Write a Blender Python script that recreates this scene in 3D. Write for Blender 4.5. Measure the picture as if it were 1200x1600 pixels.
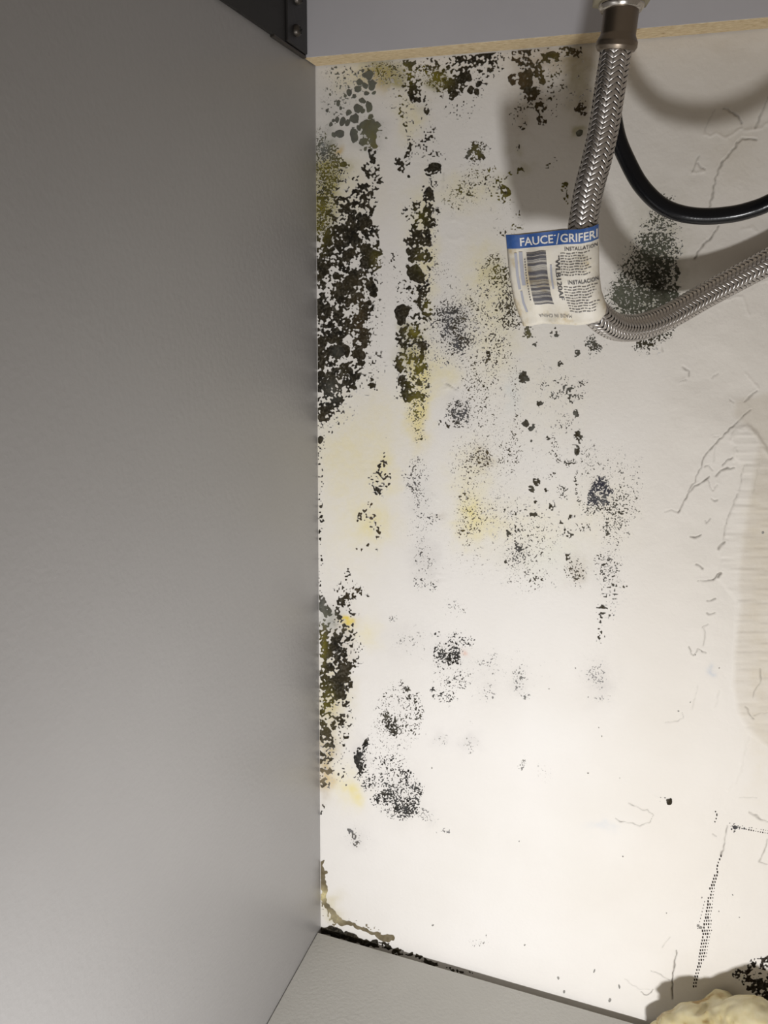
import bpy, bmesh, math, random
import numpy as np
from mathutils import Vector, Matrix, noise as mnoise

for o in list(bpy.data.objects):
    bpy.data.objects.remove(o)
scene = bpy.context.scene
COL = scene.collection
random.seed(4)

# ------------------------------------------------------------------ camera
# metres; wall surface is y = 0, room side is y < 0, cabinet side panel is x = 0,
# cabinet bottom is z = 0.  Underside of the back rail is at z = 0.60.
YAW, PITCH, ROLL = -0.328184181, 0.262132133, 0.0162167641
CAM = np.array([0.205501309, -0.46746943, 0.470101273])
FPX = 1233.67832
def cam_axes():
    cy, sy, cp, sp = math.cos(YAW), math.sin(YAW), math.cos(PITCH), math.sin(PITCH)
    cr, sr = math.cos(ROLL), math.sin(ROLL)
    f = np.array([sy*cp, cy*cp, -sp]); r = np.array([cy, -sy, 0.0]); u = np.cross(r, f)
    return cr*r + sr*u, -sr*r + cr*u, f
AR, AU, AF = cam_axes()
cd = bpy.data.cameras.new('camera'); cam = bpy.data.objects.new('camera', cd); COL.objects.link(cam)
cd.sensor_fit = 'VERTICAL'; cd.sensor_height = 36.0; cd.lens = FPX/1600*36.0
cd.clip_start = 0.01; cd.clip_end = 20
m = Matrix.Identity(4)
for i in range(3):
    m[i][0], m[i][1], m[i][2], m[i][3] = AR[i], AU[i], -AF[i], CAM[i]
cam.matrix_world = m
scene.camera = cam

# ------------------------------------------------------------------ light
w = bpy.data.worlds.new('world'); scene.world = w; w.use_nodes = True
bg = w.node_tree.nodes['Background']
bg.inputs[0].default_value = (1.0, 0.86, 0.71, 1); bg.inputs[1].default_value = 0.18
ld = bpy.data.lights.new('flashlight', 'SPOT'); ld.energy = 9.6; ld.shadow_soft_size = 0.022
ld.spot_size = math.radians(156); ld.spot_blend = 1.0
ld.color = (1.0, 0.995, 1.0)
lo = bpy.data.objects.new('flashlight', ld); COL.objects.link(lo); lo.location = (0.25, -0.5, 0.11)
lo.rotation_euler = (Vector((0.02, 0.0, 0.11))-Vector((0.25, -0.5, 0.11))).to_track_quat('-Z', 'Y').to_euler()
vs = scene.view_settings
vs.view_transform = 'Standard'; vs.look = 'None'; vs.gamma = 1; vs.exposure = 0.0
vs.use_curve_mapping = False

# ------------------------------------------------------------------ geometry of the place
def at(x, y, d=0.0):
    """point at distance d in front of the wall, given where it shows in the 1200x1600 photograph"""
    r = AF + AR*(x-600)/FPX - AU*(y-800)/FPX
    return CAM + r*((-d-CAM[1])/r[1])
def V(p): return Vector((float(p[0]), float(p[1]), float(p[2])))
def wall_px(X, Z):
    """photograph coordinates of points (X, 0, Z) on the wall (arrays)"""
    dx, dy, dz = X-CAM[0], -CAM[1], Z-CAM[2]
    zz = dx*AF[0]+dy*AF[1]+dz*AF[2]
    return (600+FPX*(dx*AR[0]+dy*AR[1]+dz*AR[2])/zz, 800-FPX*(dx*AU[0]+dy*AU[1]+dz*AU[2])/zz)

# ------------------------------------------------------------------ numpy noise
_lat = {}
def vn(x, y, s, seed):
    t = seed*0.73; x, y = x*math.cos(t)-y*math.sin(t), x*math.sin(t)+y*math.cos(t)
    if seed not in _lat: _lat[seed] = np.random.RandomState(seed).rand(256, 256)
    L = _lat[seed]
    fx, fy = x/s+1000.0, y/s+1000.0
    ix, iy = np.floor(fx).astype(int), np.floor(fy).astype(int)
    tx, ty = fx-ix, fy-iy
    tx = tx*tx*(3-2*tx); ty = ty*ty*(3-2*ty)
    a, b = ix & 255, (ix+1) & 255; c, d = iy & 255, (iy+1) & 255
    return (L[a, c]*(1-tx)+L[b, c]*tx)*(1-ty) + (L[a, d]*(1-tx)+L[b, d]*tx)*ty
def vn0(x, y, s, seed):
    t = -seed*0.73; return vn(x*math.cos(t)-y*math.sin(t), x*math.sin(t)+y*math.cos(t), s, seed)
_cdf = {}
def uniform(n, key, sampler):
    if key not in _cdf:
        g = np.random.RandomState(9).rand(2, 20000)*1500
        _cdf[key] = np.sort(sampler(g[0], g[1]))
    t = _cdf[key]
    return np.interp(n, t, np.linspace(0, 1, len(t)))
def n_clot(x, y): return 0.26*vn(x, y, 15, 1)+0.32*vn(x, y, 6.5, 2)+0.42*vn(x, y, 2.8, 3)
def n_powder(x, y): return 0.10*vn(x, y, 8, 4)+0.20*vn(x, y, 3.0, 5)+0.70*vn(x, y, 1.55, 6)
def n_grain(x, y): return 0.22*vn(x, y, 7, 14)+0.78*vn(x, y, 2.5, 15)
def sm(a, b, x):
    t = np.clip((x-a)/(b-a), 0, 1); return t*t*(3-2*t)
def poly_dist(x, y, pts):
    """distance to a polyline and the interpolated width there"""
    best = np.full(x.shape, 1e9); wd = np.zeros(x.shape)
    if len(pts) == 1: pts = [pts[0], pts[0]]
    for p, q in zip(pts[:-1], pts[1:]):
        vx, vy = q[0]-p[0], q[1]-p[1]; L2 = vx*vx+vy*vy+1e-9
        t = np.clip(((x-p[0])*vx+(y-p[1])*vy)/L2, 0, 1)
        d = np.hypot(x-p[0]-t*vx, y-p[1]-t*vy)
        w0 = p[2] if len(p) > 2 else 1.0; w1 = q[2] if len(q) > 2 else 1.0
        k = d < best
        best = np.where(k, d, best); wd = np.where(k, w0+(w1-w0)*t, wd)
    return best, wd

# ------------------------------------------------------------------ materials
def mat(name, base=(0.8, 0.8, 0.8), rough=0.5, metal=0.0, spec=0.5):
    mt = bpy.data.materials.new(name); mt.use_nodes = True
    b = mt.node_tree.nodes['Principled BSDF']
    b.inputs['Base Color'].default_value = (*base, 1); b.inputs['Roughness'].default_value = rough
    b.inputs['Metallic'].default_value = metal; b.inputs['Specular IOR Level'].default_value = spec
    return mt, mt.node_tree, b
def add(nt, kind, **kw):
    n = nt.nodes.new(kind)
    for k, v in kw.items():
        if k in n.inputs: n.inputs[k].default_value = v
        else: setattr(n, k, v)
    return n
def coords(nt, scale=(1, 1, 1)):
    tc = add(nt, 'ShaderNodeTexCoord'); mp = add(nt, 'ShaderNodeMapping')
    mp.inputs['Scale'].default_value = scale
    nt.links.new(tc.outputs['Object'], mp.inputs['Vector']); return mp.outputs['Vector']
def noise_bump(nt, b, vec, scale, strength, dist, detail=3):
    n = add(nt, 'ShaderNodeTexNoise'); n.inputs['Scale'].default_value = scale; n.inputs['Detail'].default_value = detail
    nt.links.new(vec, n.inputs['Vector'])
    bp = add(nt, 'ShaderNodeBump'); bp.inputs['Strength'].default_value = strength; bp.inputs['Distance'].default_value = dist
    nt.links.new(n.outputs['Fac'], bp.inputs['Height']); nt.links.new(bp.outputs['Normal'], b.inputs['Normal'])
    return n, bp
def ramp_color(nt, b, vec, scale, stops, detail=4, rough=0.6):
    n = add(nt, 'ShaderNodeTexNoise'); n.inputs['Scale'].default_value = scale; n.inputs['Detail'].default_value = detail
    n.inputs['Roughness'].default_value = rough
    nt.links.new(vec, n.inputs['Vector'])
    r = add(nt, 'ShaderNodeValToRGB'); e = r.color_ramp.elements
    e[0].position, e[0].color = stops[0][0], (*stops[0][1], 1); e[1].position, e[1].color = stops[-1][0], (*stops[-1][1], 1)
    for p, c in stops[1:-1]:
        k = e.new(p); k.color = (*c, 1)
    nt.links.new(n.outputs['Fac'], r.inputs['Fac']); nt.links.new(r.outputs['Color'], b.inputs['Base Color'])
    return r

M = {}
# painted plasterboard; stains come from the wall's own colour attribute
M['wall'], nt, b = mat('painted_plaster', rough=0.62, spec=0.3)
a = add(nt, 'ShaderNodeVertexColor'); a.layer_name = 'stain'
vec = coords(nt)
n1 = add(nt, 'ShaderNodeTexNoise'); n1.inputs['Scale'].default_value = 14; n1.inputs['Detail'].default_value = 5
nt.links.new(vec, n1.inputs['Vector'])
r1 = add(nt, 'ShaderNodeValToRGB'); r1.color_ramp.elements[0].position = 0.3; r1.color_ramp.elements[1].position = 0.7
r1.color_ramp.elements[0].color = (0.95, 0.945, 0.93, 1); r1.color_ramp.elements[1].color = (1, 1, 1, 1)
nt.links.new(n1.outputs['Fac'], r1.inputs['Fac'])
mx = add(nt, 'ShaderNodeMix', data_type='RGBA', blend_type='MULTIPLY'); mx.inputs[0].default_value = 1
nt.links.new(a.outputs['Color'], mx.inputs[6]); nt.links.new(r1.outputs['Color'], mx.inputs[7])
nt.links.new(mx.outputs[2], b.inputs['Base Color'])
noise_bump(nt, b, vec, 420, 0.22, 0.0008, 4)

M['mould'], nt, b = mat('mould', rough=0.9, spec=0.1)
a = add(nt, 'ShaderNodeVertexColor'); a.layer_name = 'tint'
nt.links.new(a.outputs['Color'], b.inputs['Base Color'])

M['panel'], nt, b = mat('grey_melamine', rough=0.38, spec=0.8)
vec = coords(nt)
ramp_color(nt, b, vec, 7, [(0.3, (0.280, 0.271, 0.266)), (0.7, (0.298, 0.289, 0.284))])
noise_bump(nt, b, vec, 330, 0.28, 0.0006, 3)
M['floor'], nt, b = mat('grey_melamine_floor', rough=0.5, spec=0.35)
vec = coords(nt)
ramp_color(nt, b, vec, 9, [(0.3, (0.49, 0.48, 0.445)), (0.7, (0.53, 0.52, 0.485))])
noise_bump(nt, b, vec, 420, 0.4, 0.0007, 4)
M['rail_face'], nt, b = mat('grey_laminate', rough=0.33, spec=0.5)
vec = coords(nt)
ramp_color(nt, b, vec, 10, [(0.3, (0.50, 0.49, 0.515)), (0.7, (0.55, 0.54, 0.565))])
noise_bump(nt, b, vec, 500, 0.12, 0.0005, 3)
M['chip'], nt, b = mat('chipboard', rough=0.85, spec=0.2)
vec = coords(nt, (260, 900, 900))
ramp_color(nt, b, vec, 1.0, [(0.30, (0.30, 0.19, 0.09)), (0.40, (0.60, 0.46, 0.27)), (0.6, (0.74, 0.61, 0.40)), (0.75, (0.84, 0.74, 0.54))], 5, 0.65)
noise_bump(nt, b, vec, 1.6, 0.5, 0.0008, 4)
M['black_metal'], nt, b = mat('black_painted_steel', (0.012, 0.011, 0.010), 0.55)
noise_bump(nt, b, coords(nt), 400, 0.15, 0.0004)
M['dark_plate'], nt, b = mat('dark_steel_plate', (0.022, 0.021, 0.021), 0.38, 0.3)
noise_bump(nt, b, coords(nt), 300, 0.15, 0.0004)
M['screw'], nt, b = mat('screw_steel', (0.085, 0.075, 0.065), 0.4, 0.8)
M['recess'], nt, b = mat('screw_recess', (0.01, 0.01, 0.01), 0.8)
M['braid'], nt, b = mat('stainless_braid', (0.64, 0.61, 0.585), 0.36, 1.0)
M['core'], nt, b = mat('hose_core', (0.05, 0.046, 0.042), 0.6)
M['ferrule'], nt, b = mat('crimped_steel', (0.27, 0.225, 0.18), 0.38, 1.0)
noise_bump(nt, b, coords(nt), 500, 0.1, 0.0003)
M['nut'], nt, b = mat('nut_chrome', (0.62, 0.59, 0.55), 0.2, 1.0)
M['washer'], nt, b = mat('aged_plastic', (0.33, 0.29, 0.20), 0.6)
M['cable'], nt, b = mat('black_rubber', (0.004, 0.0045, 0.006), 0.22, 0, 0.3)
noise_bump(nt, b, coords(nt), 900, 0.12, 0.0003)
M['paper'], nt, b = mat('tag_paper', rough=0.55, spec=0.35)
vec = coords(nt)
ramp_color(nt, b, vec, 90, [(0.34, (0.62, 0.52, 0.34)), (0.46, (0.78, 0.73, 0.62)), (0.7, (0.84, 0.80, 0.72))], 4)
noise_bump(nt, b, vec, 260, 0.25, 0.001)
M['blue'], nt, b = mat('blue_print', rough=0.5)
ramp_color(nt, b, coords(nt), 160, [(0.3, (0.05, 0.12, 0.31)), (0.5, (0.030, 0.10, 0.34)), (0.75, (0.09, 0.18, 0.38))])
M['white_ink'], nt, b = mat('white_print', (0.80, 0.78, 0.74), 0.55)
M['black_ink'], nt, b = mat('black_print', (0.045, 0.045, 0.055), 0.6)
M['grey_ink'], nt, b = mat('faded_print', (0.20, 0.19, 0.185), 0.6)
M['blue_ink'], nt, b = mat('faded_blue_print', (0.45, 0.46, 0.52), 0.6)
M['barcode'], nt, b = mat('barcode_print', (0.10, 0.10, 0.125), 0.6)
M['foam'], nt, b = mat('expanding_foam', rough=0.42, spec=0.45)
vec = coords(nt)
ramp_color(nt, b, vec, 60, [(0.36, (0.34, 0.22, 0.07)), (0.45, (0.54, 0.46, 0.25)), (0.7, (0.62, 0.56, 0.38))], 3)
b.inputs['Subsurface Weight'].default_value = 0.25; b.inputs['Subsurface Radius'].default_value = (0.01, 0.006, 0.003)
noise_bump(nt, b, vec, 120, 0.2, 0.0015)
M['torn'], nt, b = mat('torn_paper', rough=0.9, spec=0.1)
ramp_color(nt, b, coords(nt), 350, [(0.35, (0.10, 0.085, 0.05)), (0.5, (0.22, 0.19, 0.13)), (0.7, (0.36, 0.32, 0.22))], 4)
M['hole'], nt, b = mat('dirt', (0.035, 0.028, 0.024), 0.95, 0, 0.05)

# ------------------------------------------------------------------ object helpers
def link(name, me, material=None, parent=None):
    o = bpy.data.objects.new(name, me); COL.objects.link(o)
    if material is not None: me.materials.append(material)
    if parent is not None: o.parent = parent
    return o
def tag(o, label=None, cat=None, group=None, kind=None):
    if label: o['label'] = label
    if cat: o['category'] = cat
    if group: o['group'] = group
    if kind: o['kind'] = kind
    return o
def empty(name, loc=(0, 0, 0)):
    o = bpy.data.objects.new(name, None); COL.objects.link(o); o.location = loc; o.empty_display_size = 0.01
    return o
def mesh_np(name, verts, faces, smooth=False):
    """verts (n,3); faces: list of (m,k) int arrays"""
    me = bpy.data.meshes.new(name)
    verts = np.asarray(verts, np.float32)
    me.vertices.add(len(verts)); me.vertices.foreach_set('co', verts.ravel())
    faces = [np.asarray(f, np.int32) for f in faces if len(f)]
    loops = np.concatenate([f.ravel() for f in faces]); tot = np.concatenate([np.full(len(f), f.shape[1], np.int32) for f in faces])
    start = np.concatenate([[0], np.cumsum(tot)[:-1]]).astype(np.int32)
    me.loops.add(len(loops)); me.loops.foreach_set('vertex_index', loops.astype(np.int32))
    me.polygons.add(len(tot)); me.polygons.foreach_set('loop_start', start)
    me.polygons.foreach_set('loop_total', tot)
    me.polygons.foreach_set('use_smooth', np.full(len(tot), smooth))
    me.update(calc_edges=True); me.validate()
    return me
def box_mesh(name, lo_, hi_, bevel=0.0):
    bm = bmesh.new(); bmesh.ops.create_cube(bm, size=1)
    for v in bm.verts:
        v.co = Vector([lo_[i]+(v.co[i]+0.5)*(hi_[i]-lo_[i]) for i in range(3)])
    if bevel: bmesh.ops.bevel(bm, geom=bm.edges[:], offset=bevel, segments=2, affect='EDGES', profile=0.5)
    me = bpy.data.meshes.new(name); bm.to_mesh(me); bm.free(); return me
def catmull(pts, n):
    P = np.array(pts, float); P = np.vstack([2*P[0]-P[1], P, 2*P[-1]-P[-2]]); out = []
    for i in range(1, len(P)-2):
        for t in np.linspace(0, 1, n, endpoint=False):
            a, b_, c, d = P[i-1], P[i], P[i+1], P[i+2]
            out.append(0.5*((2*b_)+(-a+c)*t+(2*a-5*b_+4*c-d)*t*t+(-a+3*b_-3*c+d)*t**3))
    out.append(P[-2]); return np.array(out)
class Path:
    """arc-length parametrised path with parallel-transport frames"""
    def __init__(self, pts, n=24):
        c = catmull(pts, n); seg = np.linalg.norm(np.diff(c, axis=0), axis=1)
        self.s = np.concatenate([[0], np.cumsum(seg)]); self.c = c; self.len = self.s[-1]
        T = np.gradient(c, axis=0); T /= np.linalg.norm(T, axis=1)[:, None]
        N = np.zeros_like(T); n0 = np.cross(T[0], [0.3, 1, 0.2]); N[0] = n0/np.linalg.norm(n0)
        for i in range(1, len(T)):
            v = N[i-1]-T[i]*(N[i-1]@T[i]); N[i] = v/np.linalg.norm(v)
        self.T, self.N = T, N
    def frame(self, s):
        g = lambda A: np.stack([np.interp(s, self.s, A[:, k]) for k in range(3)], -1)
        c, T, N = g(self.c), g(self.T), g(self.N)
        T /= np.linalg.norm(T, axis=-1, keepdims=True); N -= T*(N*T).sum(-1, keepdims=True)
        N /= np.linalg.norm(N, axis=-1, keepdims=True)
        return c, T, N, np.cross(T, N)
    def tube(self, name, s0, s1, rad, ns=80, nr=20, caps=True):
        s = np.linspace(s0, s1, ns); c, T, N, B = self.frame(s)
        r = np.array([rad((k-s0)/(s1-s0)) if callable(rad) else rad for k in s])
        th = np.linspace(0, 2*np.pi, nr, endpoint=False)
        v = c[:, None]+r[:, None, None]*(np.cos(th)[None, :, None]*N[:, None]+np.sin(th)[None, :, None]*B[:, None])
        i = np.arange(ns-1)[:, None]*nr; j = np.arange(nr)[None]
        a_ = i+j; b_ = i+(j+1) % nr
        q = np.stack([a_, b_, b_+nr, a_+nr], -1).reshape(-1, 4)
        f = [q]
        if caps: f += [np.arange(nr)[None, ::-1], (np.arange(nr)+(ns-1)*nr)[None]]
        return mesh_np(name, v.reshape(-1, 3), f, True)

# ------------------------------------------------------------------ wall relief (plaster smears, cracks)
# cracks: polylines in photograph coordinates on the wall, then depth (mm), half width (px), dirt
CRACKS = [
 ([(1173,639),(1160,652),(1146,665),(1126,684),(1112,700),(1099,714),(1096,730),(1085,752),(1076,767)],.8,1.1,.7),
 ([(1108,744),(1097,754),(1085,760),(1074,774),(1066,790),(1061,801)],.9,1.2,.8), ([(1061,801),(1050,797),(1038,799)],.4,1,.3),
 ([(1144,715),(1136,720),(1130,726)],1.0,1.4,.8), ([(1148,732),(1136,732),(1126,735),(1118,744)],.9,1.3,.7),
 ([(1106,749),(1110,760),(1114,767),(1121,757)],.6,1,.3), ([(1183,610),(1174,618),(1164,627)],.8,1.2,.5),
 ([(1066,572),(1071,577),(1076,580),(1077,588)],.7,1.1,.6), ([(1072,594),(1061,597)],.5,1,.3),
 ([(1079,839),(1088,839),(1096,836)],.9,1.2,.8), ([(1088,881),(1093,884),(1099,888)],.8,1.2,.7),
 ([(1126,894),(1119,901),(1114,907),(1103,908),(1092,907)],.8,1.1,.8), ([(1118,935),(1106,938)],.7,1.1,.7),
 ([(1118,957),(1106,958)],.7,1.0,.7), ([(1105,974),(1099,980)],.6,1,.6),
 ([(1077,1009),(1079,1020),(1084,1022),(1090,1014),(1096,1017),(1104,1019)],.7,.9,.8), ([(1101,980),(1102,995),(1099,1008)],.5,.8,.4),
 ([(1187,1045),(1190,1061),(1183,1075),(1176,1089)],.7,1.2,.4), ([(1165,1103),(1169,1108),(1171,1117),(1178,1123)],.8,1.2,.5),
 ([(1176,1117),(1190,1113),(1200,1114)],.5,1.1,.3), ([(1091,1072),(1085,1095),(1082,1108)],.3,1.2,.15),
 ([(1066,1113),(1067,1122),(1060,1127),(1040,1130)],.4,.8,.3), ([(1135,817),(1131,835),(1130,848)],.6,1.2,.4),
 ([(1131,848),(1126,853),(1122,857)],1.0,1.5,.8), ([(1126,895),(1122,902)],.9,1.4,.8), ([(1125,1078),(1118,1105)],.3,1,.1),
 ([(1187,720),(1182,745),(1176,770)],.3,1.0,.15), ([(1162,727),(1158,745),(1155,765)],.5,1.0,.3), ([(1152,772),(1143,795),(1135,817)],.5,1.1,.35),
 ([(1181,218),(1172,217),(1159,216),(1152,224),(1144,235),(1134,247),(1125,260),(1119,275),(1116,291),(1112,308),(1109,322)],1.1,1.7,.55),
 ([(1123,352),(1118,362),(1112,369),(1103,379),(1094,388),(1089,396),(1086,404)],1.1,1.5,.7),
 ([(1131,169),(1143,175),(1153,182),(1158,188),(1159,193)],.9,1.4,.5), ([(1118,170),(1108,188),(1101,205)],.4,1.2,.2),
 ([(1200,151),(1191,172),(1185,185),(1181,200)],.8,1.7,.4), ([(1091,244),(1086,258),(1081,269)],.5,1.2,.35), ([(1090,255),(1095,263),(1102,265)],.7,1.0,.5),
 ([(981,1254),(995,1260),(1005,1266),(1012,1266),(1022,1274),(1018,1280),(1012,1286),(1000,1290),(985,1286),(972,1285),(962,1280)],.6,.8,.6),
 ([(1057,1487),(1055,1500),(1053,1515),(1051,1535),(1050,1548),(1050,1562)],1.0,1.3,1.0),
 ([(1017,1517),(1030,1523),(1047,1532)],.5,1.0,.5), ([(1002,1551),(1007,1553),(1012,1555),(1017,1552),(1019,1546)],.8,1.0,.9),
 ([(976,1530),(987,1540),(1000,1546),(1014,1547)],.4,.9,.3), ([(1172,1270),(1180,1274),(1187,1280),(1200,1284)],.9,1.6,.6),
 ([(1199,1310),(1195,1325),(1190,1338),(1187,1347),(1194,1350),(1204,1351)],.6,1.0,.5), ([(1136,1290),(1135,1300),(1132,1318),(1127,1336)],.6,1.2,.7),
 ([(1155,1246),(1168,1247),(1182,1246)],.3,1.1,.2), ([(1113,1303),(1119,1308)],.5,1.2,.4), ([(1048,1465),(1040,1475),(1036,1482)],.3,.9,.25),
 ([(693,270),(692,290),(690,300)],.3,.9,.3), ([(697,600),(706,604),(714,611)],.6,1.0,.5),
 ([(1034,538),(1035,548)],.4,.8,.4), ([(1113,683),(1126,682)],.3,.8,.2), ([(1118,698),(1115,720)],.3,.9,.2), ([(1141,624),(1147,628)],.5,.9,.35),
 ([(1114,590),(1122,583)],.5,1.2,.25), ([(1102,812),(1104,817),(1110,809)],.5,1.0,.4), ([(1102,730),(1108,727),(1113,735)],.6,1.2,.4), ([(1112,779),(1116,783),(1121,780)],.7,1.2,.4),
]
RIDGES = [  # raised edges of filler and paint blisters: polyline, height mm, half width px
 ([(1100,210),(1108,213),(1119,208),(1127,213),(1134,216),(1141,213),(1147,207),(1159,201)],.55,2.0), ([(1081,269),(1090,270),(1100,268)],.5,2.0),
 ([(1166,583),(1172,592),(1180,601),(1184,606)],.5,1.8), ([(1134,469),(1146,465),(1159,463),(1165,475),(1170,494)],.45,1.8), ([(1190,441),(1200,440)],.4,1.8),
 ([(1144,690),(1144,680),(1153,670),(1166,665),(1180,675),(1191,693),(1203,712)],.9,3.2), ([(1168,1145),(1160,1180),(1155,1205),(1148,1222),(1138,1232)],.45,2.6),
 ([(1150,700),(1150,712),(1147,720)],.5,2.0), ([(1165,205),(1190,200),(1200,192)],.5,3.0), ([(700,345),(712,343),(722,348)],.25,3.0), ([(700,372),(712,376),(722,370)],.25,3.0),
 ([(675,907),(685,915),(693,908)],.25,2.5), ([(676,904),(682,898),(692,900)],.3,2.5), ([(697,607),(703,601)],.5,2.5), ([(1159,360),(1175,355),(1182,362)],.4,2.5),
 ([(584,1262),(582,1245),(590,1225),(604,1210),(622,1196),(640,1188)],.30,2.2), ([(588,1248),(597,1255),(601,1270),(601,1284)],.30,2.2), ([(678,776),(684,781)],.4,2.5),
 ([(1020,1244),(1036,1248),(1040,1256)],.3,2.0), ([(1050,1243),(1052,1254),(1046,1262)],.3,2.0),
 ([(548,618),(546,622),(540,619)],.3,2.5), ([(1063,596),(1070,593)],.4,2.0),
]
SMEAR = [(1144,712),(1143,682),(1153,670),(1166,665),(1180,675),(1191,693),(1210,718),(1260,760),(1260,1120),(1205,1170),(1168,1146),(1152,1112),(1144,1072),(1147,1017),(1150,940),(1121,903),(1130,848),(1135,817),(1155,765),(1160,727)]
def inside(px, py, poly):
    r = np.zeros(px.shape, bool); n = len(poly)
    for i in range(n):
        x0, y0 = poly[i]; x1, y1 = poly[(i+1) % n]
        c = ((y0 > py) != (y1 > py)) & (px < (x1-x0)*(py-y0)/((y1-y0) if y1 != y0 else 1e-9)+x0); r ^= c
    return r
def local(px, py, pts, pad):
    xs = [p[0] for p in pts]; ys = [p[1] for p in pts]
    return (px > min(xs)-pad) & (px < max(xs)+pad) & (py > min(ys)-pad) & (py < max(ys)+pad)
def relief(px, py):
    """outward height of the wall surface (metres) and dirt amount in the cracks"""
    h = np.zeros(px.shape); dirt = np.zeros(px.shape)
    right = sm(930, 1110, px)
    h += right*(vn(px, py, 70, 21)-0.5)*1.6e-3 + right*(vn(px, py, 18, 22)-0.5)*0.30e-3
    h += (vn(px, py, 120, 23)-0.5)*0.5e-3 + (vn(px, py, 7, 24)-0.5)*0.05e-3
    # trowelled filler with horizontal drag marks
    k = local(px, py, SMEAR, 5)
    if k.any():
        x, y = px[k], py[k]
        d, _ = poly_dist(x, y, [(p[0], p[1]) for p in SMEAR]+[SMEAR[0]])
        ins = inside(x, y, SMEAR)
        e = np.where(ins, sm(-3, 5, d), sm(-3, 5, -d))
        h[k] += e*(0.5e-3 + (vn0(x*0.12, y, 4.5, 25)-0.5)*0.45e-3)
    for pts, hm, wd in RIDGES:
        k = local(px, py, pts, 14)
        if k.any():
            d, _ = poly_dist(px[k]+(vn(px[k], py[k], 5, 26)-.5)*3, py[k]+(vn(px[k], py[k], 5, 27)-.5)*3, pts)
            h[k] += hm*0.55e-3*np.exp(-(d/wd)**2)
    for pts, dm, wd, dr in CRACKS:
        k = local(px, py, pts, 12)
        if k.any():
            x, y = px[k]+(vn(px[k], py[k], 6, 28)-.5)*3.0, py[k]+(vn(px[k], py[k], 6, 29)-.5)*3.0
            d, _ = poly_dist(x, y, pts)
            wv = wd*(0.45+0.8*vn(x, y, 9, 30))
            g = np.exp(-(d/wv)**2)
            lip = np.exp(-((d-3.0)/2.4)**2)
            h[k] += -dm*0.65e-3*g + 0.05e-3*lip
            dirt[k] = np.maximum(dirt[k], dr*g*(0.45+0.8*vn(x, y, 5, 31)))
    return h, dirt

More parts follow.
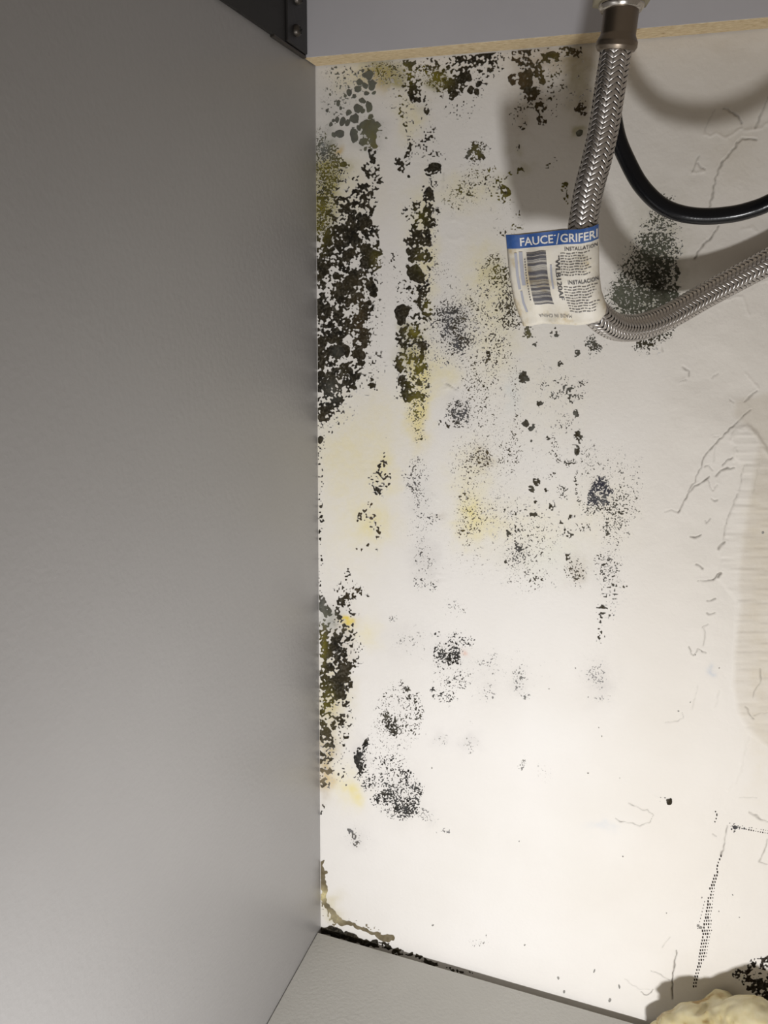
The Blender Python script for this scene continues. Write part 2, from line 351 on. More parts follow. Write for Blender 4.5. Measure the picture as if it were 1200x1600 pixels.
# stains soaked into the paint: (x, y, rx, ry, colour, strength)
YEL, OLI, GRY, BRN, BLU, ORA = (0.80, 0.70, 0.30), (0.29, 0.255, 0.035), (0.27, 0.28, 0.25), (0.33, 0.25, 0.14), (0.62, 0.595, 0.575), (0.62, 0.40, 0.08)
STAINS = [
 (598,112,30,24,OLI,.9),(618,125,18,18,OLI,.55),(590,125,22,20,ORA,.35),(683,127,18,16,OLI,.75),(632,118,14,18,OLI,.6),(560,118,40,30,YEL,.35),
 (640,185,22,40,YEL,.45),(660,165,14,12,OLI,.25),(505,235,20,32,GRY,.75),(528,232,9,9,ORA,.75),(512,278,24,40,OLI,.95),(505,330,18,45,OLI,.85),(535,262,16,14,OLI,.4),
 (520,160,40,60,GRY,.18),(575,205,22,30,GRY,.45),(545,300,60,60,YEL,.25),(600,300,26,200,(0.74,0.68,0.66),.15),
 (655,345,26,50,YEL,.35),(668,400,16,110,YEL,.45),(645,522,20,16,OLI,.8),(638,560,18,22,OLI,.7),(655,565,20,30,OLI,.4),(655,590,22,50,YEL,.7),(652,655,12,34,ORA,.32),(652,650,18,50,YEL,.75),(690,580,28,40,YEL,.4),
 (760,430,40,60,YEL,.40),(771,420,20,24,OLI,.22),(795,470,20,60,OLI,.20),(770,520,40,90,YEL,.30),(730,300,50,30,YEL,.35),(780,290,30,20,OLI,.15),
 (820,262,14,14,OLI,.30),(806,230,12,12,OLI,.25),(820,120,34,60,BRN,.45),(870,95,60,30,BRN,.55),(905,130,28,60,OLI,.35),(910,160,22,26,BRN,.3),(815,190,20,30,BRN,.3),(905,207,8,8,OLI,.6),
 (707,510,30,38,(0.40,0.395,0.40),.55),(716,645,22,26,BLU,.55),(752,716,18,18,BRN,.32),(735,808,28,40,YEL,.75),(735,740,45,60,YEL,.25),(765,820,30,20,YEL,.35),
 (545,700,60,60,YEL,.25),(598,735,26,40,YEL,.5),(585,815,34,34,YEL,.5),(540,760,60,160,YEL,.22),(600,650,40,60,YEL,.2),(663,875,26,40,BLU,.55),(660,780,20,40,GRY,.1),(681,808,10,9,BRN,.25),
 (512,965,20,26,GRY,.75),(541,972,12,10,(0.86,0.66,0.05),.95),(535,1000,26,50,BRN,.35),(522,1090,26,60,(0.55,0.47,0.20),.75),(512,1180,16,50,(0.5,0.40,0.2),.7),(513,1215,16,22,ORA,.45),
 (556,1240,16,20,YEL,.75),(540,1225,24,30,YEL,.35),(574,990,22,26,YEL,.35),(506,1240,10,16,BRN,.25),
 (700,1025,34,30,BLU,.35),(630,1005,50,40,BLU,.25),(727,1017,5,5,(0.72,0.50,0.42),.8),(625,1110,40,50,BLU,.15),(625,1240,42,44,BLU,.35),(562,1180,12,34,BLU,.5),(560,1310,26,26,BLU,.4),(668,1275,16,12,BLU,.25),
 (688,1157,20,16,BLU,.4),(733,1160,20,20,BLU,.4),(937,770,18,26,BLU,.95),(940,800,60,70,YEL,.12),(900,890,20,26,BRN,.35),(812,865,22,22,BLU,.45),(950,890,26,40,BLU,.25),(935,1070,26,40,BLU,.5),
 (760,1060,24,40,BLU,.25),(812,1066,18,28,BLU,.35),(830,830,80,60,YEL,.18),(860,870,60,40,(0.70,0.73,0.66),.25),(803,612,12,34,(0.72,0.74,0.74),.75),(1025,395,52,100,(0.42,0.41,0.31),.55),(1015,450,52,46,(0.22,0.21,0.15),.7),
 (1000,480,60,22,(0.35,0.36,0.27),.5),(850,600,80,120,YEL,.10),(1110,1046,7,8,(0.5,0.56,0.66),.5),(1187,1080,20,200,(0.70,0.64,0.52),.35),(1190,830,34,120,(0.68,0.62,0.50),.35),
 (1150,240,46,60,(0.66,0.60,0.50),.25),(940,1292,24,10,(0.62,0.66,0.72),.4),(515,1420,20,26,(0.62,0.55,0.34),.5),
]
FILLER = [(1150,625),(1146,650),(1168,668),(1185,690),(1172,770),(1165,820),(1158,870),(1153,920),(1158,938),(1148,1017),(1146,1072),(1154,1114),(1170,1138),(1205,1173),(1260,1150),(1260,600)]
BASE = np.array([0.79, 0.764, 0.730])
def wall_colour(px, py, dirt):
    c = np.tile(BASE, (px.size, 1)).reshape(px.shape+(3,))
    wx = px+(vn(px, py, 16, 41)-.5)*16+(vn(px, py, 6, 43)-.5)*6; wy = py+(vn(px, py, 16, 42)-.5)*16+(vn(px, py, 6, 44)-.5)*6
    grain = 0.55+0.9*(0.5*vn(px, py, 11, 45)+0.5*vn(px, py, 4, 46))
    for x, y, rx, ry, col, st in STAINS:
        k = (abs(px-x) < rx*2.2) & (abs(py-y) < ry*2.2)
        if not k.any(): continue
        q = ((wx[k]-x)/rx)**2+((wy[k]-y)/ry)**2
        t = np.clip(st*np.exp(-q*1.3)*grain[k], 0, 1)[:, None]
        c[k] = c[k]*(1-t)+np.array(col)*t
    t = (0.55*sm(800, 1080, px+(vn(px, py, 60, 47)-.5)*60)*(1-0.5*sm(1350, 1560, py)))[..., None]     # darker, beiger wall tint growing towards the right
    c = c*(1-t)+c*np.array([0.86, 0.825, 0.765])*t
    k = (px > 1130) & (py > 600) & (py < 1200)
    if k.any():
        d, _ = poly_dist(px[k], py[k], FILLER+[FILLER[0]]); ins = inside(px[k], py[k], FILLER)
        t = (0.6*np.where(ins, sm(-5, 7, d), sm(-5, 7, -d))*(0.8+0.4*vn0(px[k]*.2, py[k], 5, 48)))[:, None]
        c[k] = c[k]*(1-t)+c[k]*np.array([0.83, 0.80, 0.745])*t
    t = np.clip(dirt, 0, 1)[..., None]
    return c*(1-t)+np.array([0.09, 0.075, 0.055])*t

# wall: denser grid where the plaster is broken
xs = np.concatenate([np.linspace(-0.016, 0, 5), np.arange(0.0008, 0.175, 0.0012), np.arange(0.175, 0.32, 0.00046), np.linspace(0.322, 0.62, 60)])
zs = np.concatenate([np.linspace(-0.03, -0.004, 8), np.arange(-0.002, 0.612, 0.00052), np.linspace(0.615, 0.78, 20)])
XX, ZZ = np.meshgrid(xs, zs)
PX, PY = wall_px(XX, ZZ)
H, DIRT = relief(PX, PY)
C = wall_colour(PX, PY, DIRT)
nx, nz = len(xs), len(zs)
vv = np.stack([XX, -H, ZZ], -1).reshape(-1, 3)
i = (np.arange(nz-1)[:, None]*nx+np.arange(nx-1)[None]).ravel()
me = mesh_np('wall_back', vv, [np.stack([i, i+1, i+nx+1, i+nx], -1)], True)
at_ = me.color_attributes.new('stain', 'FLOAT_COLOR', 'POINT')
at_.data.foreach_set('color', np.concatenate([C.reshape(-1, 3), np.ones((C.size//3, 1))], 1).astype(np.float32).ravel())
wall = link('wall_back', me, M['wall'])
tag(wall, 'cream painted plaster wall spotted with mould behind the hoses', kind='structure')

# cabinet panels
side = link('wall_left', box_mesh('wall_left', (-0.016, -0.75, -0.03), (0, -0.0003, 0.78)), M['panel'])
tag(side, 'plain grey laminate cabinet side panel on the left', kind='structure')
flo = link('floor', box_mesh('floor', (0.0003, -0.75, -0.016), (0.62, -0.0068, 0.0), 0.0005), M['floor'])
tag(flo, 'pale grey laminate cabinet bottom with a dark gap at the wall', kind='structure')
rail = link('trim_1', box_mesh('trim_1', (0.0008, -0.0174, 0.6), (0.62, -0.0012, 0.70), 0.0003), M['chip'])
tag(rail, 'grey back rail with raw chipboard edge along the top', kind='structure')
lam = link('laminate_face', box_mesh('laminate_face', (0.0008, -0.0180, 0.6002), (0.62, -0.0174, 0.70)), M['rail_face'], rail)
tag(lam, 'smooth grey laminate face of the rail')

# ------------------------------------------------------------------ mould
GRID = 0.00026
def march(F, X0, Z0, step):
    """marching squares on F > 0; returns vertices (x, z, f) and faces"""
    nz_, nx_ = F.shape
    ci = (F > 0)
    code = ci[:-1, :-1]*1 + ci[:-1, 1:]*2 + ci[1:, 1:]*4 + ci[1:, :-1]*8
    V_, F_ = [], []; base = 0
    cor = [(0, 0), (1, 0), (1, 1), (0, 1)]
    for case in range(1, 16):
        jj, ii = np.nonzero(code == case)
        if len(jj) == 0: continue
        f4 = [F[jj+c[1], ii+c[0]] for c in cor]
        pts = []
        for k in range(4):
            k2 = (k+1) % 4
            on, on2 = case >> k & 1, case >> k2 & 1
            if on: pts.append((ii+cor[k][0]+0.0, jj+cor[k][1]+0.0, f4[k]))
            if on != on2:
                t = f4[k]/(f4[k]-f4[k2]); t = np.clip(t, 0.02, 0.98)
                pts.append((ii+cor[k][0]+t*(cor[k2][0]-cor[k][0]), jj+cor[k][1]+t*(cor[k2][1]-cor[k][1]), np.zeros(len(ii))))
        n = len(pts)
        P = np.stack([np.stack(p, -1) for p in pts], 1)
        V_.append(P.reshape(-1, 3)); F_.append(base+np.arange(len(ii)*n).reshape(-1, n)); base += len(ii)*n
    if not V_: return None, None
    P = np.concatenate(V_)
    return np.stack([X0+P[:, 0]*step, Z0+P[:, 1]*step, P[:, 2]], -1), F_
DARK, BLACK, GREYM, GREEN, OLIVE, BROWN, TAN, SLATE = ((0.040, 0.032, 0.018), (0.014, 0.012, 0.009), (0.115, 0.115, 0.100), (0.155, 0.162, 0.125), (0.165, 0.142, 0.022),
    (0.075, 0.052, 0.025), (0.25, 0.20, 0.12), (0.095, 0.095, 0.100))
patch_no = [0]
def mould(name, label, entries, c1=DARK, c2=BLACK, tints=(), fade=1.0):
    """entries: (kind, x, y, rx, ry, density) ellipses or (kind, [(x, y, halfwidth)...], density) bands.
    kind c = clotted crust, p = fine powder, g = grains, d = solid round colonies"""
    patch_no[0] += 1; seed = patch_no[0]
    pts = []
    for e in entries:
        if isinstance(e[1], list): pts += [(p[0]-p[2]*1.5, p[1]-p[2]*1.5) for p in e[1]]+[(p[0]+p[2]*1.5, p[1]+p[2]*1.5) for p in e[1]]
        else: pts += [(e[1]-e[3]*1.5, e[2]-e[4]*1.5), (e[1]+e[3]*1.5, e[2]+e[4]*1.5)]
    x0, x1 = min(p[0] for p in pts)-4, max(p[0] for p in pts)+4; y0, y1 = min(p[1] for p in pts)-4, max(p[1] for p in pts)+4
    W = [at(x, y) for x, y in ((x0, y0), (x1, y0), (x0, y1), (x1, y1))]
    X0 = max(0.0002, min(p[0] for p in W)); X1 = max(p[0] for p in W); Z0 = max(-0.012, min(p[2] for p in W)); Z1 = min(0.5998, max(p[2] for p in W))
    X0 = round(X0/GRID)*GRID; Z0 = round(Z0/GRID)*GRID
    gx = np.arange(X0, X1, GRID); gz = np.arange(Z0, Z1, GRID)
    A, B = np.meshgrid(gx, gz); px, py = wall_px(A, B)
    sh = 37.7*seed
    D = {k: np.zeros(px.shape) for k in 'cpgdq'}
    wx = px+(vn(px+sh, py, 14, 51)-.5)*9+(vn(px+sh, py, 5, 53)-.5)*4.5; wy = py+(vn(px+sh, py, 14, 52)-.5)*9+(vn(px+sh, py, 5, 54)-.5)*4.5
    for e in entries:
        k = e[0]
        if isinstance(e[1], list):
            d, wd = poly_dist(wx, wy, e[1]); r = d/np.maximum(wd, 0.5); dens = e[2]
            if k == 'c' and dens < .9: dens *= .88
        else:
            small = min(e[3], e[4]) < 7
            ax, ay = ((px+wx)/2, (py+wy)/2) if small else (wx, wy)
            r = np.hypot((ax-e[1])/e[3], (ay-e[2])/e[4]); dens = e[5]
        soft = {'c': (1.12, .35), 'p': (1.35, .95), 'q': (1.06, .14), 'g': (1.3, .7), 'd': (1.1, .2)}[k]
        v = dens*np.clip((soft[0]-r)/soft[1], 0, 1)
        D[k] = np.maximum(D[k], v) if k == 'd' else 1-(1-D[k])*(1-v)
    D['p'] = 1-(1-D['p'])*(1-D['q'])
    F = np.full(px.shape, -1.0)
    for k, fn in (('c', n_clot), ('p', n_powder), ('g', n_grain)):
        if D[k].max() > 0:
            n = uniform(fn(px+sh, py), k, fn)
            F = np.maximum(F, np.where(D[k] > 0.005, D[k]-n, -1))
    if D['d'].max() > 0:
        F = np.maximum(F, np.where(D['d'] > 0, D['d']-0.30-0.50*vn(px+sh, py, 4.5, 55)*D['d'], -1))
    P, faces = march(F, X0, Z0, GRID)
    if P is None: return None
    qx, qy = wall_px(P[:, 0], P[:, 1]); h, _ = relief(qx, qy)
    hh = h+0.00007+0.00022*np.clip(P[:, 2]*4, 0, 1)
    me = mesh_np(name, np.stack([P[:, 0], -hh, P[:, 1]], -1), faces)
    t = np.clip(vn(qx+sh, qy, 13, 61)*0.9+vn(qx, qy, 4, 62)*0.7-0.3, 0, 1)[:, None]
    c = np.array(c1)*t+np.array(c2)*(1-t)
    for x, y, rx, ry, col, st in tints:
        g = (st*np.exp(-(((qx-x)/rx)**2+((qy-y)/ry)**2))*(0.6+0.8*vn(qx, qy, 5, 63)))[:, None].clip(0, 1)
        c = c*(1-g)+np.array(col)*g
    fine = np.clip(vn(qx, qy, 2.2, 64)*1.6-0.75, 0, 1)[:, None]*0.45       # pale spores on the crust
    c = c*(1-fine)+np.array([0.16, 0.145, 0.115])*fine
    k = (fade*(0.20+0.80*sm(0.0, 0.11, P[:, 2])))[:, None]               # thin rims let the paint show
    c = c*k+BASE*(1-k)
    ca = me.color_attributes.new('tint', 'FLOAT_COLOR', 'POINT')
    ca.data.foreach_set('color', np.concatenate([c, np.ones((len(c), 1))], 1).astype(np.float32).ravel())
    o = link(name, me, M['mould'])
    return tag(o, label, 'mould', 'mould patches on the wall', 'stuff')

discs = [(562,129,6,6),(570,134,5,6),(559,140,5.5,6),(573,146,4,4),(545,146,5,6),(554,152,4,4),(567,157,5.5,5),(576,166,6,10),(528,163,4.5,6),(545,176,4.5,5),(536,189,6,8),(545,192,4.5,6),
 (557,187,8,9),(559,171,8,7),(580,181,4,4),(567,174,3.5,3),(526,186,4,5),(517,194,3,4),(520,188,3,3),(531,208,8,7),(522,211,4,5),(553,212,7,11),(562,201,5,5),(576,193,11,11),(580,208,12,11),
 (584,218,8,8),(590,196,5,6),(567,222,8,7),(587,229,5,5),(578,117,7,8),(581,131,8,9),(568,111,3,3),(540,122,3,2.5),(584,146,5,4),(571,118,5,4),(538,152,3,3),(533,170,3,3),(515,150,2,2),(511,175,2.5,2.5)]
mould('mould_patch', 'cluster of round grey-green mould colonies in the upper left corner', [('d', x, y, rx*0.92, ry*0.92, 1.0) for x, y, rx, ry in discs] +
      [('g', 525,160,22,50,.14),('g',560,125,30,25,.10),('g',576,212,22,26,.35),('p',540,140,40,45,.10),('g',545,110,36,8,.15)], GREEN, GREYM, [(588,230,14,26,OLIVE,.5),(576,200,14,30,OLIVE,.3)])
_r = random.Random(21)
clots = []
for _ in range(30):
    y = _r.uniform(330, 620); xr = np.interp(y, [330, 420, 560, 600, 630], [590, 595, 575, 555, 535]); r = _r.uniform(3.5, 8.5)
    clots.append(('d', _r.uniform(500, xr-6), y, r, r*_r.uniform(.8, 1.5), 1.0))
mould('mould_patch', 'large black crusted mould patch along the upper side panel edge',
      [('c', [(583,238,5),(585,248,6)],.9),('c',[(578,262,13),(585,285,11),(570,300,15)],.62),('c',[(545,285,20),(535,310,16)],.38),('c',[(575,315,17),(555,340,28)],.68),('c',[(535,330,22),(525,365,26)],.55),
       ('c',[(520,385,24),(525,420,28),(522,470,26),(520,520,24),(515,570,20),(512,600,16)],.78),('c',[(565,370,27),(572,400,26),(565,430,22),(555,470,26),(555,520,26),(555,560,22),(545,590,18)],.70),
       ('c',[(530,600,30),(522,625,22),(506,645,12)],.60),('g',[(580,420,26),(575,500,22),(580,560,20),(575,600,18)],.13),('c',[(497,375,8),(498,520,8),(499,640,8)],.85),
       ('d',570,410,8,12,1),('d',535,450,9,11,1),('d',528,550,8,11,1),('d',522,525,7,9,1),('d',510,640,9,7,1),('d',545,400,11,9,1),('d',577,405,9,9,1),('d',545,370,12,9,1),('d',568,350,8,14,1),
       ('d',510,420,9,10,1),('d',530,490,9,8,1),('d',585,397,14,5,.95),('c',585,604,11,11,.35),('g',[(505,660,10),(512,672,8)],.35),('d',502,652,6,6,1),('d',501,688,5,6,.9),('g',[(540,640,16),(530,660,10)],.14),
       ('c',[(506,330,10),(512,350,10)],.45)]+clots,
      DARK, BLACK, [(508,300,14,50,OLIVE,.7),(505,360,10,30,OLIVE,.45),(560,500,14,40,BROWN,.5),(520,610,16,20,GREYM,.45),(527,550,8,10,GREYM,.4),(590,405,10,14,OLIVE,.5)])
mould('mould_patch', 'fuzzy olive-green mould band on the panel edge above the black crust', [('p',[(502,215,12),(506,235,18)],.45),('p',[(506,250,22),(510,275,24),(506,310,18),(503,345,14),(503,365,12)],.62),('g',[(520,240,16),(535,255,10)],.4),('g',[(516,270,14),(512,300,14)],.35),('c',[(503,270,8),(503,350,10)],.35),('d',536,256,6,5,.9),('p',600,112,30,20,.32),('g',[(590,108,18),(615,105,16),(632,118,10)],.22)],
      OLIVE, (0.06, 0.055, 0.02), [(503,225,16,22,(0.16,0.17,0.165),.9),(520,245,14,10,GREYM,.6)])
mould('mould_patch', 'thin speckled line of black mould running down beside the panel edge', [('g',[(500,660,5),(500,760,4.5),(500,850,4),(501,930,4)],.34)], BLACK, DARK)
mould('mould_patch', 'broken black mould vein and specks below the yellow stain near the top',
      [('c',[(628,168,5),(634,190,7),(638,205,6)],.42),('c',[(641,215,4),(637,228,5),(633,245,7)],.85),('c',[(623,253,8),(628,262,8),(638,258,7)],.6),('g',660,215,26,45,.13),('g',[(668,205,8),(672,225,9),(678,245,6)],.22),('c',667,170,5,9,.6),
       ('g',630,150,30,40,.10),('c',637,276,3,3,.9),('c',626,155,8,5,.4),('g',690,250,10,16,.14)], BLACK, DARK, [(630,180,14,20,OLIVE,.7),(630,150,16,16,OLIVE,.7)])
mould('mould_patch', 'long black and olive mould strip down the wall right of the bare band',
      [('d',682,260,9,8,1),('c',[(684,261,8),(670,272,6)],.85),('c',[(664,295,7),(668,306,8),(676,312,6)],.85),('c',[(672,322,12),(668,340,14),(660,356,20)],.66),('c',[(650,330,22),(640,340,12)],.30),('c',[(656,375,17),(658,395,16)],.8),('c',[(641,392,9),(642,405,8)],.85),
       ('c',[(650,380,20),(655,420,20)],.42),('d',650,428,12,13,1.1),('c',[(655,450,20),(665,475,14),(670,490,8)],.62),('c',[(630,452,9),(625,440,9)],.3),('d',630,490,12,16,1.15),('c',[(640,500,18),(650,510,18)],.45),
       ('c',[(640,525,20),(648,545,22),(642,570,24),(636,590,18)],.74),('p',[(660,540,14),(655,600,22),(652,640,12)],.32),('c',[(638,600,18),(650,612,20)],.40),('c',637,620,11,7,.7),('p',[(648,640,16),(655,670,10),(655,690,6)],.25),
       ('g',[(640,440,24),(640,470,20)],.15),('g',[(622,560,8),(622,620,8)],.15),('g',680,275,14,30,.16),('c',632,329,5,7,.8),('p',[(680,330,8),(678,400,8),(675,450,14)],.18),('c',628,334,3,3,.8),('g',[(615,405,8),(613,425,5)],.3)],
      DARK, BLACK, [(648,520,14,10,OLIVE,.9),(636,562,12,14,OLIVE,.85),(655,575,14,20,OLIVE,.8),(652,640,16,45,OLIVE,.85),(670,480,8,16,OLIVE,.6),(660,410,12,20,OLIVE,.4),(655,340,14,14,OLIVE,.5)])
mould('mould_patch', 'olive fuzz of mould inside the black lace under the rail', [('p',683,127,20,16,.55),('p',660,112,16,12,.3),('g',683,125,14,12,.35)], OLIVE, (0.10,0.09,0.03))
mould('mould_patch', 'black lacy mould crust under the rail left of the shadow',
      [('c',[(640,100,12),(665,98,14),(700,95,14),(740,92,12),(775,88,12)],.45),('c',[(700,115,18),(722,110,16),(745,105,16)],.42),('c',[(727,118,9),(716,134,13),(708,150,7)],.88),('c',[(690,142,10),(700,128,10)],.5),('d',736,141,5,6,1.1),('d',748,131,4.5,5,1.1),('d',746,143,4,5,1),('d',727,123,8,8,1.1),
       ('c',[(655,148,14),(668,150,12)],.38),('c',650,140,12,18,.30),('g',[(720,160,30),(752,125,18)],.16),('c',[(720,98,14),(760,95,20)],.5),('g',770,112,16,12,.3),('c',[(640,112,8),(636,130,8)],.4)], BLACK, DARK, [(683,125,20,16,OLIVE,1.0),(635,115,16,20,OLIVE,.8),(660,95,26,10,GREYM,.4)])
mould('mould_patch', 'brown-black mould blotches under the rail inside the soft shadow',
      [('c',[(797,88,14),(815,92,16),(835,86,14),(862,86,16),(895,84,14)],.60),('c',[(820,100,14),(821,115,14),(823,130,11)],.95),('c',[(843,110,9),(845,122,8)],.9),('c',[(801,120,6),(803,130,5)],.75),('c',[(829,145,11),(840,142,8)],.75),('c',[(840,163,9),(848,172,9)],.72),('c',[(858,150,8),(862,142,7)],.5),('c',[(847,183,5),(848,194,6)],.6),
       ('c',[(822,160,8),(815,167,6)],.4),('g',[(808,175,14),(815,195,12)],.22),('g',868,125,16,26,.22),('g',[(845,150,30),(860,170,20)],.14),('g',[(805,230,5),(808,229,4)],.5),('c',[(905,150,8),(910,165,8),(912,175,6)],.35),('d',905,207,5,6,1),('g',905,130,22,40,.10),('d',862,86,10,6,1.1),('c',[(908,170,7),(914,178,6)],.5)],
      DARK, BROWN, [(905,207,8,8,GREEN,.8),(810,185,14,20,BROWN,.7),(870,110,30,40,OLIVE,.3)])
mould('mould_patch', 'isolated green-black ring of mould right of the vein', [('c',[(740,228,5),(742,234,4)],.85),('c',[(734,240,5),(733,248,5)],.9),('c',[(754,240,5),(753,250,5)],.8),('c',[(745,254,5),(740,258,3)],.7),('p',744,242,16,20,.40),('c',743,242,13,18,.4)], GREYM, DARK, [(745,236,10,12,OLIVE,.5)])
mould('mould_patch', 'olive dusting of mould with a dark knot above the hose tag',
      [('c',[(786,293,6),(789,302,7)],.75),('g',[(776,285,10),(772,300,12),(785,305,14)],.32),('g',[(778,283,4),(793,271,4),(806,265,5),(814,261,4)],.42),('p',[(765,265,10),(740,285,25),(715,310,25)],.20),('g',[(703,313,10),(720,305,14),(755,275,8)],.16),('g',883,293,6,7,.5),('g',885,309,5,10,.35),('g',808,332,6,6,.35),('g',808,356,8,6,.40),('p',790,340,30,30,.07),('d',885,288,4,4,.9),('g',[(858,256,6),(865,254,5)],.2)],
      DARK, OLIVE)
mould('mould_patch', 'grey smudge of powdery mould beside the olive strip', [('p',705,500,24,32,.62),('p',722,534,16,16,.58),('p',708,515,38,48,.28),('p',700,560,25,20,.10)], SLATE, DARK)
mould('mould_patch', 'small grey powdery mould dot under the larger grey smudge', [('p',716,645,17,20,.55),('g',712,650,8,8,.4),('g',[(690,662,5),(702,665,6)],.3)], SLATE, DARK)
mould('mould_patch', 'wide olive dusting of mould left of the hose tag',
      [('p',771,422,20,26,.36),('p',[(790,430,12),(795,470,14),(800,500,16)],.42),('p',760,480,40,70,.14),('p',[(791,482,14),(785,500,16)],.35),('g',[(769,519,3),(766,530,3),(759,545,4),(764,570,4)],.45),('p',780,545,18,26,.28),('p',755,600,34,60,.17),('p',[(740,570,20),(745,640,24)],.13),
       ('p',740,500,25,40,.15),('p',[(690,420,20),(700,450,20)],.09),('g',[(799,602,3),(800,620,3),(806,636,3)],.3),('g',786,366,8,8,.5),('p',[(800,560,10),(808,640,8),(800,720,20)],.14),('p',765,700,40,50,.10)], (0.10,0.085,0.05), DARK, [(771,422,20,26,OLIVE,.7),(782,549,14,14,BROWN,.4)])
spots = [(823,522,10,12,.8),(869,522,8,8,.5),(837,540,4,4.5,.75),(902,552,4.5,6,.7),(816,588,7,10,.8),(875,569,3.5,3.5,.8),(872,578,9,6,.22),(882,594,9,9,.35),(869,596,4.5,5,.4),(850,602,8,5,.45),(892,612,12,13,.55),(871,617,8,7,.4),(906,618,8,5,.4),(910,600,6,5,.3),
 (844,631,6,5,.95),(900,647,5,6,.8),(882,660,12,15,.2),(903,681,6,9,.88),(899,704,6,7,.8),(919,708,14,11,.22),(855,684,3.5,3.5,.8),(831,690,5,4,.5),(866,697,7,11,.35),(872,717,6,8,.32),(890,723,9,6,.45),(864,743,11,6,.25),(881,768,9,9,.38)]
mould('mould_patch', 'scatter of small grey mould spots below the hose tag', [('g' if s[4] > .45 else 'p', *s[:2], s[2]*1.05, s[3]*1.05, min(1, s[4]*1.05)) for s in spots]+[('d',844,631,5,4,.95),('d',816,587,5,7,.9),('d',902,679,4,6,.95),('d',900,646,4,4,.9),('p',870,600,60,80,.04),('p',850,700,60,80,.04)], GREYM, DARK, [(823,522,12,12,OLIVE,.4)])
mould('mould_patch', 'dark mould dot under the bend of the braided hose', [('p',927,537,9,11,.95),('p',934,547,8,7,.55),('p',930,545,18,16,.12)], GREYM, DARK)
mould('mould_patch', 'pair of three-lobed dark mould dots left of the spot scatter', [('g',820,663,4.5,6,.95),('g',828,669,6,6,.9),('g',833,664,4,5,.8),('d',820,662,4,5,.9),('d',829,670,5,5,.9)], GREYM, DARK)
mould('mould_patch', 'bluish square mould smudge on the lower middle wall', [('p',937,756,14,10,.85),('p',[(928,755,6),(928,782,6)],.75),('p',[(948,755,5),(948,782,5)],.7),('p',937,785,14,6,.65),('p',938,772,14,18,.40)], SLATE, (0.035,0.035,0.05))
mould('mould_patch', 'fine grey powder of mould fanning out around the square smudge',
      [('p',970,755,34,50,.15),('p',[(900,745,3),(901,770,3),(905,785,5)],.36),('p',967,793,32,26,.24),('g',949,828,5,15,.5),('p',930,793,26,11,.30),('p',960,830,26,30,.2),('p',925,720,30,30,.12),('g',929,797,7,4,.35),('p',913,823,12,10,.32),('p',920,760,14,30,.10)], (0.10,0.095,0.075), DARK)
dots = [(892,807,4.5,.95),(860,791,6,.4),(836,804,4.5,.9),(831,803,3,.8),(837,781,4,.45),(807,804,4,.6),(793,832,4.5,.9),(808,827,4,.6),(812,855,6,.8),(792,879,3,.9),(837,752,6,.9),(829,764,5,.9),(854,765,3.5,.8),(884,831,9,.4),(889,838,5,.5),(878,816,4,.4),(887,868,5,.45),(871,800,3,.4),(976,917,2.2,1),(980,916,1.8,1)]
mould('mould_patch', 'loose group of dark mould dots and powder left of the square smudge', [('g', x, y, r*1.1, r*1.1, min(1, d*1.05)) for x, y, r, d in dots]+[('p',811,871,18,18,.38),('p',828,828,52,42,.13),('p',845,860,40,40,.10),('p',900,892,16,22,.42),('p',790,790,30,40,.08),('p',815,905,30,20,.10),('p',845,905,20,12,.16)], (0.09,0.085,0.065), DARK, [(811,868,16,18,SLATE,.7),(900,892,16,20,BROWN,.6)])
mould('mould_patch', 'vertical trail of tiny mould specks below the square smudge', [('p',948,885,20,28,.26),('g',948,885,14,22,.12),('g',953,930,13,36,.22),('g',937,960,6,18,.36),('g',940,992,7,13,.40),('p',960,900,22,60,.06)], (0.08,0.08,0.075), DARK)
mould('mould_patch', 'faint bluish mould haze under the trail of specks', [('p',935,1057,15,16,.34),('p',941,1091,16,7,.22),('p',920,1040,30,30,.05)], SLATE, GREYM, fade=.7)
mould('mould_patch', 'dark stub of mould specks between the two left mould strips', [('c',601,690,6,5,.4),('c',599,708,3,6,.7),('c',[(598,722,5),(596,735,10),(592,750,11),(591,764,9)],.40),('g',[(592,745,13),(592,768,10)],.25),('g',[(607,740,4),(605,755,5)],.3)], DARK, BLACK, [(603,735,8,30,BROWN,.5)])
mould('mould_patch', 'hook-shaped brown mould speck cluster below the dark stub', [('c',[(573,790,5),(566,802,9),(560,808,7)],.48),('g',[(578,808,6),(586,820,7),(590,835,5)],.34),('g',561,857,6,5,.4),('g',574,851,3,4,.5),('g',[(588,845,3),(590,862,3)],.2)], DARK, BROWN)
mould('mould_patch', 'faint column of grey and brown mould powder in the middle', [('g',644,755,6,15,.35),('p',650,750,18,30,.20),('p',[(655,720,14),(662,800,18)],.08),('p',680,808,10,9,.32),('p',660,830,22,30,.10),('p',663,875,18,26,.18),('g',650,905,4,12,.35),('p',668,912,16,10,.22),('g',675,800,3,4,.3)], (0.10,0.09,0.075), SLATE)
mould('mould_patch', 'brown powdery mould halo above the yellow stain', [('p',754,717,15,15,.45),('p',735,710,34,30,.16),('p',730,750,26,30,.14),('p',735,808,24,34,.22),('g',[(722,770,8),(724,790,6)],.2),('p',770,800,25,20,.12),('p',770,745,30,40,.07),('g',[(719,828,5),(726,832,6)],.25),('p',750,860,60,40,.07)], (0.11,0.09,0.05), BROWN, [(735,805,22,30,OLIVE,.5)])
mould('mould_patch', 'faint grey mould puff left of the heart-shaped smudge', [('p',616,967,6,8,.40),('p',645,1005,30,26,.09),('p',636,1000,16,12,.12)], SLATE, GREYM, fade=.85)
